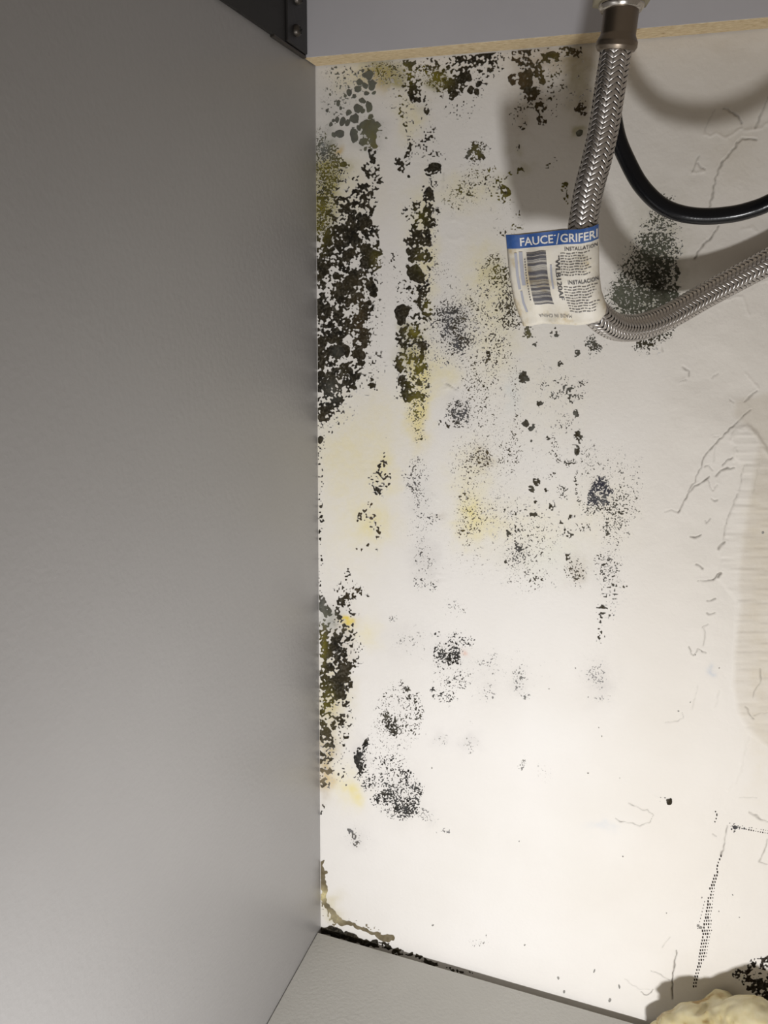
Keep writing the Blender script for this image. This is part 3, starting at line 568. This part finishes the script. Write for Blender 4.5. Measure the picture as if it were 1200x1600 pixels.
mould('mould_patch', 'faint grey mould puff above the heart-shaped smudge', [('p',712,950,18,14,.16),('p',724,955,5,6,.25)], SLATE, GREYM, fade=.8)
mould('mould_patch', 'dark heart-shaped powdery mould smudge on the lower wall', [('p',700,1030,18,9,.92),('p',686,1020,9,12,.62),('p',713,1022,10,12,.72),('p',[(706,1008,6),(703,1020,7)],.5),('p',730,1002,14,12,.32),('p',712,1000,20,14,.18),('g',684,990,6,4,.45),('p',702,1065,28,30,.17),('p',[(675,1075,7),(690,1090,7),(705,1092,7)],.28),('p',728,1065,10,20,.12)], (0.05,0.05,0.05), BLACK)
mould('mould_patch', 'upper round mould ring with a dark streak inside', [('p',632,1072,7,7,.60),('p',[(630,1065,5),(640,1082,7),(648,1098,7),(655,1112,8)],.36),('q',625,1110,37,44,.15),('g',610,1130,9,8,.50),('p',[(604,1123,6),(612,1135,7),(624,1147,8)],.7),('p',[(600,1110,10),(595,1140,12)],.14),('p',645,1140,18,24,.2)], (0.07,0.065,0.05), BLACK)
mould('mould_patch', 'middle round mould ring with a solid black left crescent', [('c',[(569,1158,4),(563,1170,6),(560,1184,7),(562,1200,7)],.93),('p',[(574,1155,4),(568,1175,6),(566,1205,7),(560,1210,5)],.7),('p',575,1225,12,13,.42),('q',597,1176,42,38,.10),('p',612,1190,24,12,.2)], (0.05,0.05,0.05), BLACK)
mould('mould_patch', 'lower dark grey round mould disc', [('q',625,1240,38,40,.30),('p',606,1237,12,14,.68),('p',637,1262,20,17,.60),('p',621,1250,12,12,.55),('p',632,1208,16,10,.42),('p',650,1235,12,14,.35),('p',588,1254,9,9,.5)], (0.06,0.06,0.06), BLACK)
mould('mould_patch', 'short thin diagonal mould streak near the bottom corner', [('g',[(543,1294,3),(550,1306,4),(559,1321,4)],.55),('p',556,1308,20,20,.10)], SLATE, DARK, fade=.9)
mould('mould_patch', 'tiny grey mould smear right of the lower round disc', [('p',668,1275,14,9,.26),('p',696,1297,9,4,.42),('p',680,1303,5,3,.2)], SLATE, GREYM, fade=.85)
mould('mould_patch', 'pale pair of lilac mould puffs right of the rings', [('p',688,1157,13,12,.16),('p',733,1166,14,11,.24),('p',736,1130,9,8,.12)], SLATE, GREYM, fade=.65)
mould('mould_patch', 'pale upright mould puffs right of the heart-shaped smudge', [('p',761,1038,12,14,.16),('p',760,1083,14,11,.30),('p',811,1062,11,24,.30),('p',822,1090,8,6,.18),('p',745,1050,40,40,.04),('p',800,1040,60,30,.035)], SLATE, GREYM, fade=.85)
mould('mould_patch', 'two faint grey dabs of mould on the bright lower wall', [('p',817,1195,6,11,.42),('p',848,1208,12,12,.14)], SLATE, GREYM, fade=.8)
mould('mould_patch', 'black and tan mould crust along the lower side panel edge',
      [('g',[(546,890,5),(547,905,7)],.35),('c',[(553,920,10),(548,926,9)],.5),('g',[(558,925,10),(565,930,6)],.3),('c',[(540,935,8),(532,943,8)],.45),('g',[(535,925,14),(550,955,10)],.22),('c',[(501,935,4),(504,950,7),(511,962,7)],.9),('c',[(526,955,9),(530,965,7)],.7),
       ('c',[(548,985,12),(550,995,8)],.6),('c',[(510,985,14),(535,985,18)],.55),('c',[(505,990,9),(506,1070,9),(504,1130,8)],.66),('c',[(522,1010,18),(524,1030,18),(530,1060,18),(532,1080,15)],.93),('c',[(548,1030,10),(548,1040,9)],.55),('c',[(515,1070,16),(515,1105,16)],.60),('c',[(548,1092,7),(544,1100,6)],.5),
       ('c',[(532,1120,9),(528,1135,9)],.62),('c',[(508,1145,12),(506,1170,11),(508,1200,9)],.80),('c',[(510,1205,10),(508,1225,8)],.45),('g',[(545,1120,12),(535,1150,12),(520,1180,14)],.2),('g',[(555,1000,12),(556,1050,8)],.18),('g',[(535,1210,10),(542,1222,6)],.2),('g',[(503,1262,4),(503,1275,3)],.3),('g',[(525,1200,20),(545,1180,14)],.08)],
      DARK, BLACK, [(504,950,10,22,GREYM,.85),(512,968,14,16,GREEN,.7),(505,1010,7,30,OLIVE,.7),(510,1100,14,30,OLIVE,.55),(508,1160,10,30,(0.09,0.075,0.04),.6),(509,1212,14,16,TAN,.85),(553,920,14,12,BROWN,.6),(535,985,26,8,(0.10,0.085,0.05),.6)])
mould('mould_patch', 'large grey-green mould cone between the black cable and hose bend',
      [('p',[(1038,315,16),(1030,350,28),(1028,390,32)],.42),('p',[(1040,330,14),(1040,400,24)],.22),('g',[(1020,405,38),(1012,435,44)],.50),('p',[(1020,410,36),(1010,440,46)],.55),('g',[(1030,425,28),(1040,450,20)],.6),('p',968,462,26,22,.62),('g',968,462,22,18,.35),('p',[(985,480,26),(1035,475,26)],.62),('g',[(985,480,26),(1040,470,20)],.5)],
      (0.085,0.09,0.065), (0.045,0.045,0.03), [(1022,435,34,26,(0.016,0.014,0.009),.85),(968,462,26,22,(0.12,0.125,0.095),.7),(1035,345,30,36,(0.12,0.12,0.095),.6)])
mould('mould_patch', 'dark mould fringe showing just below the braided hose bend', [('p',[(1000,540,12),(1025,528,14),(1045,520,12)],.55),('g',[(1005,538,8),(1030,525,10)],.4),('g',1010,545,20,8,.12)], (0.05,0.05,0.035), DARK)
mould('mould_patch', 'streaky black mould in the lower right corner above the foam', [('c',[(1152,1523,7),(1168,1530,12),(1185,1542,14),(1210,1562,16)],.56),('c',[(1175,1515,8),(1172,1522,5)],.4),('c',[(1195,1508,9),(1212,1512,12)],.6),('g',[(1180,1525,24),(1205,1535,22)],.25),('g',[(1188,1505,8)],.2)], (0.02,0.012,0.008), BLACK)
mould('mould_patch', 'single dark pit of mould in the bare lower right plaster', [('c',1045,1251,5,6,.9),('d',1046,1252,4,5,1),('p',1037,1247,8,5,.25)], BLACK, DARK)
mould('mould_patch', 'small black mould dot beside the exposed mesh tape corner', [('p',1149,1294,7,5,.8),('d',1149,1294,4,3,.9),('g',1163,1294,8,3,.2)], SLATE, BLACK)
mould('mould_patch', 'sparse black specks on the bright wall above the floor gap', [('d',871,1527,2,3,1),('d',968,1540,2,3.4,1),('d',953,1563,2,3.2,1),('d',882,1549,2,2,1),('d',928,1517,1.5,2,1),('d',676,1447,1.8,2,.9),('d',818,1477,1.6,1.6,.9),('p',745,1472,14,8,.2),('p',760,1475,8,5,.1),('d',1095,1450,3,2.5,1),('d',1091,1447,2,2,1),('d',1193,832,2,2,1)]+[('d',random.uniform(640,1190),random.uniform(1000,1500),1.2,1.2,.85) for _ in range(24)], DARK, GREYM, fade=.75)
mould('mould_patch', 'black strip painted as shade in the gap at the left end of the floor', [('d',[(507,1452,5),(545,1463,5),(585,1475,5)],1.1),('c',[(590,1477,5),(640,1492,4.5)],.85),('c',[(640,1493,3.5),(740,1521,2.5)],.6)], BLACK, DARK)  # shade of the floor gap, put in as a black strip on the wall

# torn brown paper edge in the bottom corner
def torn(label, segs):
    o = mould('torn_paper', label, segs, (0.24,0.20,0.13), (0.13,0.105,0.06), [(505,1398,8,10,(0.60,0.52,0.28),.9),(520,1432,20,10,(0.55,0.48,0.28),.5)])
    o['category'] = 'torn paper'; o['group'] = 'torn lining'; o['label'] = label
torn('curled brown torn paper edge in the bottom left corner', [('d',[(503,1350,2.5),(506,1372,5),(507,1392,4),(507,1406,5),(513,1421,5.5),(523,1432,5),(537,1441,4.5),(558,1450,4),(588,1460,4),(612,1468,3)],1.05),('g',[(505,1400,5),(507,1425,7),(530,1446,6)],.3),('g',[(545,1440,5),(590,1455,5)],.2)])

# exposed fibreglass joint tape: rows of small dark openings
def tape():
    vs_, fs = [], []
    def quad(x, y, hw, hh):
        c = [(x-hw, y-hh), (x+hw, y-hh*.8), (x+hw*.9, y+hh), (x-hw*.9, y+hh*.8)]
        arr = np.array(c); ph, _ = relief(arr[:, 0], arr[:, 1])
        n = len(vs_)
        for (qx, qy), h_ in zip(c, ph):
            p = at(qx, qy, 0); vs_.append((p[0], -max(h_, ph.mean())-0.00012, p[2]))
        fs.append((n, n+1, n+2, n+3))
    line = [(1127,1338,0),(1122,1350,1),(1119,1368,2),(1114,1385,2.4),(1111,1400,3),(1110,1415,3),(1107,1430,3),(1106,1445,4.4),(1105,1458,4.6),(1103,1470,4),(1101,1480,3.6),(1099,1494,4),(1096,1502,3),(1092,1513,1.6),(1089,1524,1.6),(1086,1538,1.6)]
    y = 1338.0
    rnd = random.Random(3)
    while y < 1542:
        x = np.interp(y, [l[1] for l in line], [l[0] for l in line]); n = np.interp(y, [l[1] for l in line], [l[2] for l in line])
        k = max(1, int(round(n)))
        for q in range(k):
            if rnd.random() < 0.93:
                s = rnd.uniform(.75, 1.15)*(1.0 if q < k-1 or k < 3 else .6)
                quad(x+(q-(k-1)/2)*3.5-0.4, y+q*-0.2, 1.15*s, 1.75*s)
        y += 5.1
    x = 1152
    while x < 1212:
        yy = 1291+(x-1136)*0.16
        s = rnd.uniform(.5, 1.0); quad(x, yy, 1.1*s, 1.3*s)
        if rnd.random() < .5: quad(x+1, yy-4, .8*s, .9*s)
        x += 3.6
    for x, y in [(1118,1268),(1120,1274),(1119,1279),(1117,1284),(1120,1272)]: quad(x, y, 1.0, 1.2)
    y = 1410
    for k in range(9):
        quad(1101-k*1.3, 1410+k*5.2, .55, 1.0)
    me = mesh_np('tape_openings', np.array(vs_), [np.array(fs)])
    o = link('tape_openings', me, M['hole'], wall); tag(o, 'rows of tiny dark openings in exposed joint tape', kind='stuff')
tape()

# ------------------------------------------------------------------ black bracket with screws, upper left
br = empty('corner_bracket', (0.0, -0.06, 0.60))
tag(br, 'black steel corner bracket with screws at the upper left', 'bracket')
def child(me, name, material, parent):
    o = link(name, me, material, parent); o.location = -parent.location; return o
child(box_mesh('side_plate', (0.0002, -0.42, 0.6003), (0.0022, -0.0440, 0.70), 0.0004), 'side_plate', M['black_metal'], br)
child(box_mesh('corner_plate', (0.0002, -0.0438, 0.6012), (0.0034, -0.0184, 0.70), 0.0006), 'corner_plate', M['dark_plate'], br)
child(box_mesh('lower_lip', (0.0002, -0.058, 0.5994), (0.0026, -0.0185, 0.6008), 0.0003), 'lower_lip', M['screw'], br)
def screw_head(y, z, parent):
    bm = bmesh.new()
    prof = [(0, 0.0030), (0.0012, 0.0029), (0.0024, 0.0022), (0.0030, 0.0010), (0.0031, 0.0)]
    n = 18; rings = []
    for r, h_ in prof[1:]:
        rings.append([bm.verts.new((0.0034+h_, y+r*math.cos(t), z+r*math.sin(t))) for t in [2*math.pi*k/n for k in range(n)]])
    top = bm.verts.new((0.0034+prof[0][1], y, z))
    for k in range(n): bm.faces.new((top, rings[0][k], rings[0][(k+1) % n]))
    for a_, b_ in zip(rings[:-1], rings[1:]):
        for k in range(n): bm.faces.new((a_[k], b_[k], b_[(k+1) % n], a_[(k+1) % n]))
    bmesh.ops.recalc_face_normals(bm, faces=bm.faces[:])
    me = bpy.data.meshes.new('screw'); bm.to_mesh(me); bm.free()
    for p in me.polygons: p.use_smooth = True
    s = child(me, 'screw', M['screw'], parent)
    bm = bmesh.new()
    for dy, dz in ((0.0017, 0.00035), (0.00035, 0.0017)):
        mm = bmesh.ops.create_cube(bm, size=1)
        ang = 0.5
        for v in mm['verts']:
            yy, zz = v.co.y*2*dy, v.co.z*2*dz
            v.co = Vector((0.0034+0.0028+(v.co.x)*0.0006, y+yy*math.cos(ang)-zz*math.sin(ang), z+yy*math.sin(ang)+zz*math.cos(ang)))
    me = bpy.data.meshes.new('cross_slot'); bm.to_mesh(me); bm.free()
    o = link('cross_slot', me, M['recess'], s)
for y_, z_ in ((-0.0335, 0.6090), (-0.0320, 0.6245)): screw_head(y_, z_, br)

# ------------------------------------------------------------------ braided hose
HR = 0.0066
hose_pts = [at(985,-120,.083), at(976,-50,.083), at(972,0,.083), at(969,30,.083), at(965,60,.083), at(959,100,.082), at(951,150,.082), at(943,200,.081), at(932,250,.081), at(919,300,.080), at(911,350,.079), at(906,395,.078), at(907,435,.076),
            at(918,470,.073), at(937,495,.067), at(963,511,.055), at(1000,511,.041), at(1045,494,.028), at(1100,463,.0175), at(1150,436,.0122), at(1204,407,.0100), at(1290,358,.0090), at(1400,300,.0090)]
hose = empty('braided_hose', V(at(906,395,.078)))
tag(hose, 'stainless braided faucet hose bending right, carrying a paper tag', 'hose')
hp = Path(hose_pts, 20)
def s_at(i): return hp.s[i*20]
s_br0 = s_at(4)+0.0035
child(hp.tube('hose_core', s_br0-0.002, hp.len, HR-0.0009, 260, 18), 'hose_core', M['core'], hose)
def braid():
    N, P = 12, 0.0275; s0, s1 = s_br0, hp.len
    prof = np.linspace(-1, 1, 7); hw = 0.00074
    wz = np.array([-.10, .10, -.01, .13, -.01, .10, -.10])*1e-3
    n = int((s1-s0)/P*74); s = np.linspace(s0, s1, n); c, T, Nn, B = hp.frame(s)
    Vs, Fs = [], []; base = 0
    for sg in (1, -1):
        for k in range(N):
            ph = sg*2*np.pi*s/P+2*np.pi*k/N
            wv = np.cos(N/2*ph)
            h = HR-0.00036+sg*0.00036*np.sign(wv)*np.abs(wv)**0.6
            rad = np.cos(ph)[:, None]*Nn+np.sin(ph)[:, None]*B
            tan = -np.sin(ph)[:, None]*Nn+np.cos(ph)[:, None]*B
            d = T+tan*(sg*2*np.pi*HR/P); d /= np.linalg.norm(d, axis=1)[:, None]
            lat = np.cross(rad, d)
            rows = c[:, None]+rad[:, None]*(h[:, None]+wz[None])[..., None]+lat[:, None]*(prof*hw)[None, :, None]
            rows -= rad[:, None]*((prof*hw)**2/(2*HR))[None, :, None]*0.6
            m_ = len(prof); Vs.append(rows.reshape(-1, 3))
            i_ = (np.arange(n-1)[:, None]*m_+np.arange(m_-1)[None]).ravel()+base
            Fs.append(np.stack([i_, i_+1, i_+m_+1, i_+m_], -1)); base += n*m_
    me = mesh_np('wire_braid', np.concatenate(Vs), [np.concatenate(Fs)], True)
    o = child(me, 'wire_braid', M['braid'], hose); tag(o, 'woven stainless wire braid', kind='stuff')
braid()
child(hp.tube('ferrule', s_at(2)+0.004, s_br0+0.0012, lambda t: 0.0073 if t < .62 else (0.0073+0.0013*min(1, (t-.62)/.16) if t < .9 else 0.0086-0.0009*(t-.9)/.1), 50, 32), 'ferrule', M['ferrule'], hose)
child(hp.tube('collar_ring', s_at(2)+0.0002, s_at(2)+0.0042, lambda t: 0.0083+0.0010*math.sin(math.pi*t), 14, 32), 'collar_ring', M['nut'], hose)
child(hp.tube('hex_nut', s_at(0)+0.004, s_at(2)+0.0008, lambda t: 0.0128, 6, 6), 'hex_nut', M['washer'], hose)

# ------------------------------------------------------------------ tag on the hose
ZX = lambda z: 780+z/6.667
ZY = lambda z: 340+z/6.667
TU = [(0,180),(.15,180),(.34,160),(.62,128),(.80,122),(.92,98),(1,62)]
BU = [(0,1132),(.10,1128),(.25,1102),(.5,1112),(.70,1122),(.85,1108),(1,1072)]
LV = [(0,66),(.14,78),(.45,106),(.75,158),(.92,222),(1,250)]
RV = [(0,1042),(.2,1040),(.5,1044),(.68,1064),(.85,1120),(.93,1112),(1,1056)]
def it(tab, t): return np.interp(t, [a_[0] for a_ in tab], [a_[1] for a_ in tab])
def tag_pt(u, v, off=0.0, back=False):
    x = it(LV, v)*(1-u)+it(RV, v)*u; y = it(TU, u)*(1-v)+it(BU, u)*v
    d0 = np.interp(v, [0, .6, 1], [.079, .076, .071])
    uc, ru = .845, .155                       # hose axis and radius across the tag
    k = np.clip((u-uc)/ru, -1.2, 1)
    circ = 0.0080*np.sqrt(np.clip(1-k*k, 0, 1))
    if not back:
        flat = np.interp(u, [0, .06, .35, .62, .845], [0.0, .0022, .0052, .0066, .0080])
        d = d0+np.where(u < uc, flat, circ)
        d = d+0.00050*math.sin(u*21+v*5)*min(1, u*5)*(1-u)*2+0.0004*math.sin(v*17+u*9)*(.2+u)
    else:
        flat = -np.interp(u, [0, .06, .35, .62, .845], [0.0, .0020, .0040, .0060, .0080])
        d = d0+np.where(u < uc, flat, -circ); y = y-(14 if u < .66 else 0)*(1-v)*min(1, u*6)
    return at(ZX(x), ZY(y), float(d)+off)
def tag_mesh():
    nu, nv = 44, 30
    us = list(np.linspace(0, .82, 26))+list(.845+.155*np.sin(np.linspace(-.1, math.pi/2, 18)))
    loop = [(u, False) for u in us]+[(u, True) for u in us[::-1][1:-1]]
    vsn = np.linspace(0, 1, nv); n = len(loop)
    vert = [tag_pt(u, v, 0, b_) for v in vsn for u, b_ in loop]
    i_ = np.arange(nv-1)[:, None]*n; j = np.arange(n)[None]
    q = np.stack([i_+j, i_+(j+1) % n, i_+n+(j+1) % n, i_+n+j], -1).reshape(-1, 4)
    return mesh_np('paper_tag', np.array(vert), [q], True)
pt = child(tag_mesh(), 'paper_tag', M['paper'], hose)
tag(pt, 'worn cream paper tag with a blue band and barcode')
so = pt.modifiers.new('thickness', 'SOLIDIFY'); so.thickness = 0.00018; so.offset = 1
def patch(name, u0, u1, v0, v1, material, off=0.00032, nu=24, nv=4, vfun=None):
    vert = [tag_pt(u, (v if vfun is None else vfun(u, v)), off) for v in np.linspace(v0, v1, nv) for u in np.linspace(u0, u1, nu)]
    i_ = (np.arange(nv-1)[:, None]*nu+np.arange(nu-1)[None]).ravel()
    return mesh_np(name, np.array(vert), [np.stack([i_, i_+1, i_+nu+1, i_+nu], -1)], True)
link('blue_band', patch('blue_band', 0.004, .995, 0.0, 0.152, M['blue'], nu=60, nv=8), M['blue'], pt)
def joined(name, meshes, material):
    bm = bmesh.new()
    for me in meshes: bm.from_mesh(me)
    me = bpy.data.meshes.new(name); bm.to_mesh(me); bm.free()
    return link(name, me, material, pt)
def lettering(name, text, place, material, bold=0.0):
    """place(fx, fy) -> (u, v); fx 0..1 along the word, fy 0..1 up the capitals"""
    cu = bpy.data.curves.new(name, 'FONT'); cu.body = text; cu.offset = bold; cu.resolution_u = 3
    ob = bpy.data.objects.new(name, cu); COL.objects.link(ob)
    bpy.context.view_layer.update()
    me = bpy.data.meshes.new_from_object(ob.evaluated_get(bpy.context.evaluated_depsgraph_get()))
    bpy.data.objects.remove(ob); bpy.data.curves.remove(cu)
    bm = bmesh.new(); bm.from_mesh(me)
    bmesh.ops.triangulate(bm, faces=bm.faces[:])
    long_ = [e for e in bm.edges if e.calc_length() > 0.25]
    if long_: bmesh.ops.subdivide_edges(bm, edges=long_, cuts=1); bmesh.ops.triangulate(bm, faces=bm.faces[:])
    bm.to_mesh(me); bm.free()
    co = np.array([v.co[:2] for v in me.vertices]); x0, x1 = co[:, 0].min(), co[:, 0].max(); y0, y1 = co[:, 1].min(), co[:, 1].max()
    for v, c in zip(me.vertices, co):
        u_, v_ = place((c[0]-x0)/(x1-x0), (c[1]-y0)/(y1-y0)); v.co = V(tag_pt(u_, v_, 0.00050))
    me.name = name
    return link(name, me, material, pt)
row = lambda u0, u1, vt, vb, s=0.0: (lambda fx, fy: (u0+(u1-u0)*fx, vb+(vt-vb)*fy+s*fx))
lettering('band_lettering', 'FAUCE', row(.148, .505, .034, .128), M['white_ink'], 0.02)
lettering('band_lettering', '-', row(.512, .535, .042, .052), M['white_ink'])
lettering('band_lettering', '/', row(.535, .572, .030, .145), M['white_ink'], 0.01)
lettering('band_lettering', 'GRIFERI', row(.582, .985, .040, .132), M['white_ink'], 0.02)
lettering('heading_lettering', 'INSTALLATION', row(.625, .985, .185, .222), M['black_ink'], 0.012)
lettering('heading_lettering', 'INSTALACION', row(.640, .985, .535, .575), M['black_ink'], 0.012)
lettering('code_lettering', '\u201cWLB120AF', lambda fx, fy: (.515+.055*fy, .270+.47*fx), M['black_ink'], 0.006)
lettering('origin_lettering', 'MADE IN CHINA', lambda fx, fy: (.60-.38*fx, .895+.035*fy), M['grey_ink'])
rnd = random.Random(11)
bars = []; v = .205
while v < .78:
    t = rnd.choice([.003, .003, .005, .008, .011]); g = rnd.choice([.004, .005, .008])
    bars.append(patch('bar', .205+.012*v, .415+.02*v, v, v+t, None, nu=10, nv=2, vfun=lambda u, q: q+.006*math.sin(u*30))); v += t+g
joined('barcode', bars, M['barcode'])
lines = []
for a_, b_, u0 in ((.245, .50, .575), (.60, .86, .585)):
    v = a_
    while v < b_:
        u = u0; end = rnd.uniform(.84, .985)
        while u < end:
            l = rnd.uniform(.012, .055); lines.append(patch('w', u, min(u+l, end), v, v+rnd.uniform(.007, .011), None, nu=4, nv=2, vfun=lambda u_, q: q+.004*math.sin(u_*40))); u += l+.010
        v += .0285
joined('small_print', lines, M['grey_ink'])
cols = [patch('c', .075, .105, .20, .60, None, nu=4, nv=14), patch('c', .125, .165, .19, .56, None, nu=4, nv=14), patch('c', .09, .115, .62, .85, None, nu=4, nv=10), patch('c', .455, .475, .36, .62, None, nu=3, nv=10)]
joined('faded_column', cols, M['blue_ink'])
dig = []
v = .27
while v < .74:
    dig.append(patch('g', .178, .192, v, v+.014, None, nu=3, nv=2)); v += .030
joined('barcode_digits', dig, M['grey_ink'])

# ------------------------------------------------------------------ black cable
cp = [at(985,-80,.066), at(972,0,.066), at(960,90,.066), at(956,150,.064), at(964,210,.062), at(981,253,.060), at(1002,290,.060), at(1031,319,.060), at(1062,333,.060), at(1100,338,.060), at(1141,335,.061), at(1172,328,.062), at(1203,316,.064), at(1260,284,.068), at(1330,225,.072)]
cb = link('black_cable', Path(cp, 16).tube('black_cable', 0, Path(cp, 16).len, 0.00365, 200, 20), M['cable'])
tag(cb, 'glossy black cable looping behind the braided hose', 'cable')

# ------------------------------------------------------------------ expanding foam blob
def foam():
    balls = [(1075,1618,.026,.0125),(1038,1628,.024,.0115),(1105,1612,.030,.0130),(1140,1625,.032,.0155),(1180,1612,.034,.0155),(1215,1622,.034,.015),(1119,1584,.014,.0085),(1082,1590,.030,.0070),(1160,1592,.030,.0085),(1182,1590,.034,.0090),(1245,1625,.03,.015),(1052,1606,.032,.0085),(1140,1580,.012,.010)]
    bl = [(at(x, y, d), r) for x, y, d, r in balls]
    cen = at(1135, 1625, .026)
    bm = bmesh.new(); bmesh.ops.create_icosphere(bm, subdivisions=6, radius=1)
    dirs = np.array([v.co[:] for v in bm.verts]); dirs /= np.linalg.norm(dirs, axis=1)[:, None]
    def sdf(p):
        k = 0.0038; acc = np.zeros(len(p))
        for c, r in bl: acc += np.exp(-(np.linalg.norm(p-c, axis=1)-r)/k)
        return -k*np.log(acc+1e-30)
    lo_, hi_ = np.zeros(len(dirs)), np.full(len(dirs), .075)
    ts = np.linspace(0.002, .075, 60); last = np.zeros(len(dirs))
    for t in ts: last = np.where(sdf(cen+dirs*t) < 0, t, last)
    lo_ = last; hi_ = last+0.0013
    for _ in range(10):
        mid = (lo_+hi_)/2; ins = sdf(cen+dirs*mid[:, None]) < 0
        lo_ = np.where(ins, mid, lo_); hi_ = np.where(ins, hi_, mid)
    P = cen+dirs*lo_[:, None]
    for v, p, d in zip(bm.verts, P, dirs):
        q = Vector(p)
        g = mnoise.noise(q*95)*0.0020+mnoise.noise(q*230)*0.0012
        c = mnoise.noise(q*75+Vector((5, 2, 9)))
        if c > 0.24: g -= (c-0.24)*0.013
        p = p+d*g
        p[1] = min(p[1], -0.0012); p[2] = max(p[2], 0.0002)
        v.co = V(p)
    me = bpy.data.meshes.new('foam_blob'); bm.to_mesh(me); bm.free()
    for q in me.polygons: q.use_smooth = True
    o = link('foam_blob', me, M['foam']); tag(o, 'lumpy cream expanding foam blob in the bottom right corner', 'foam')
foam()
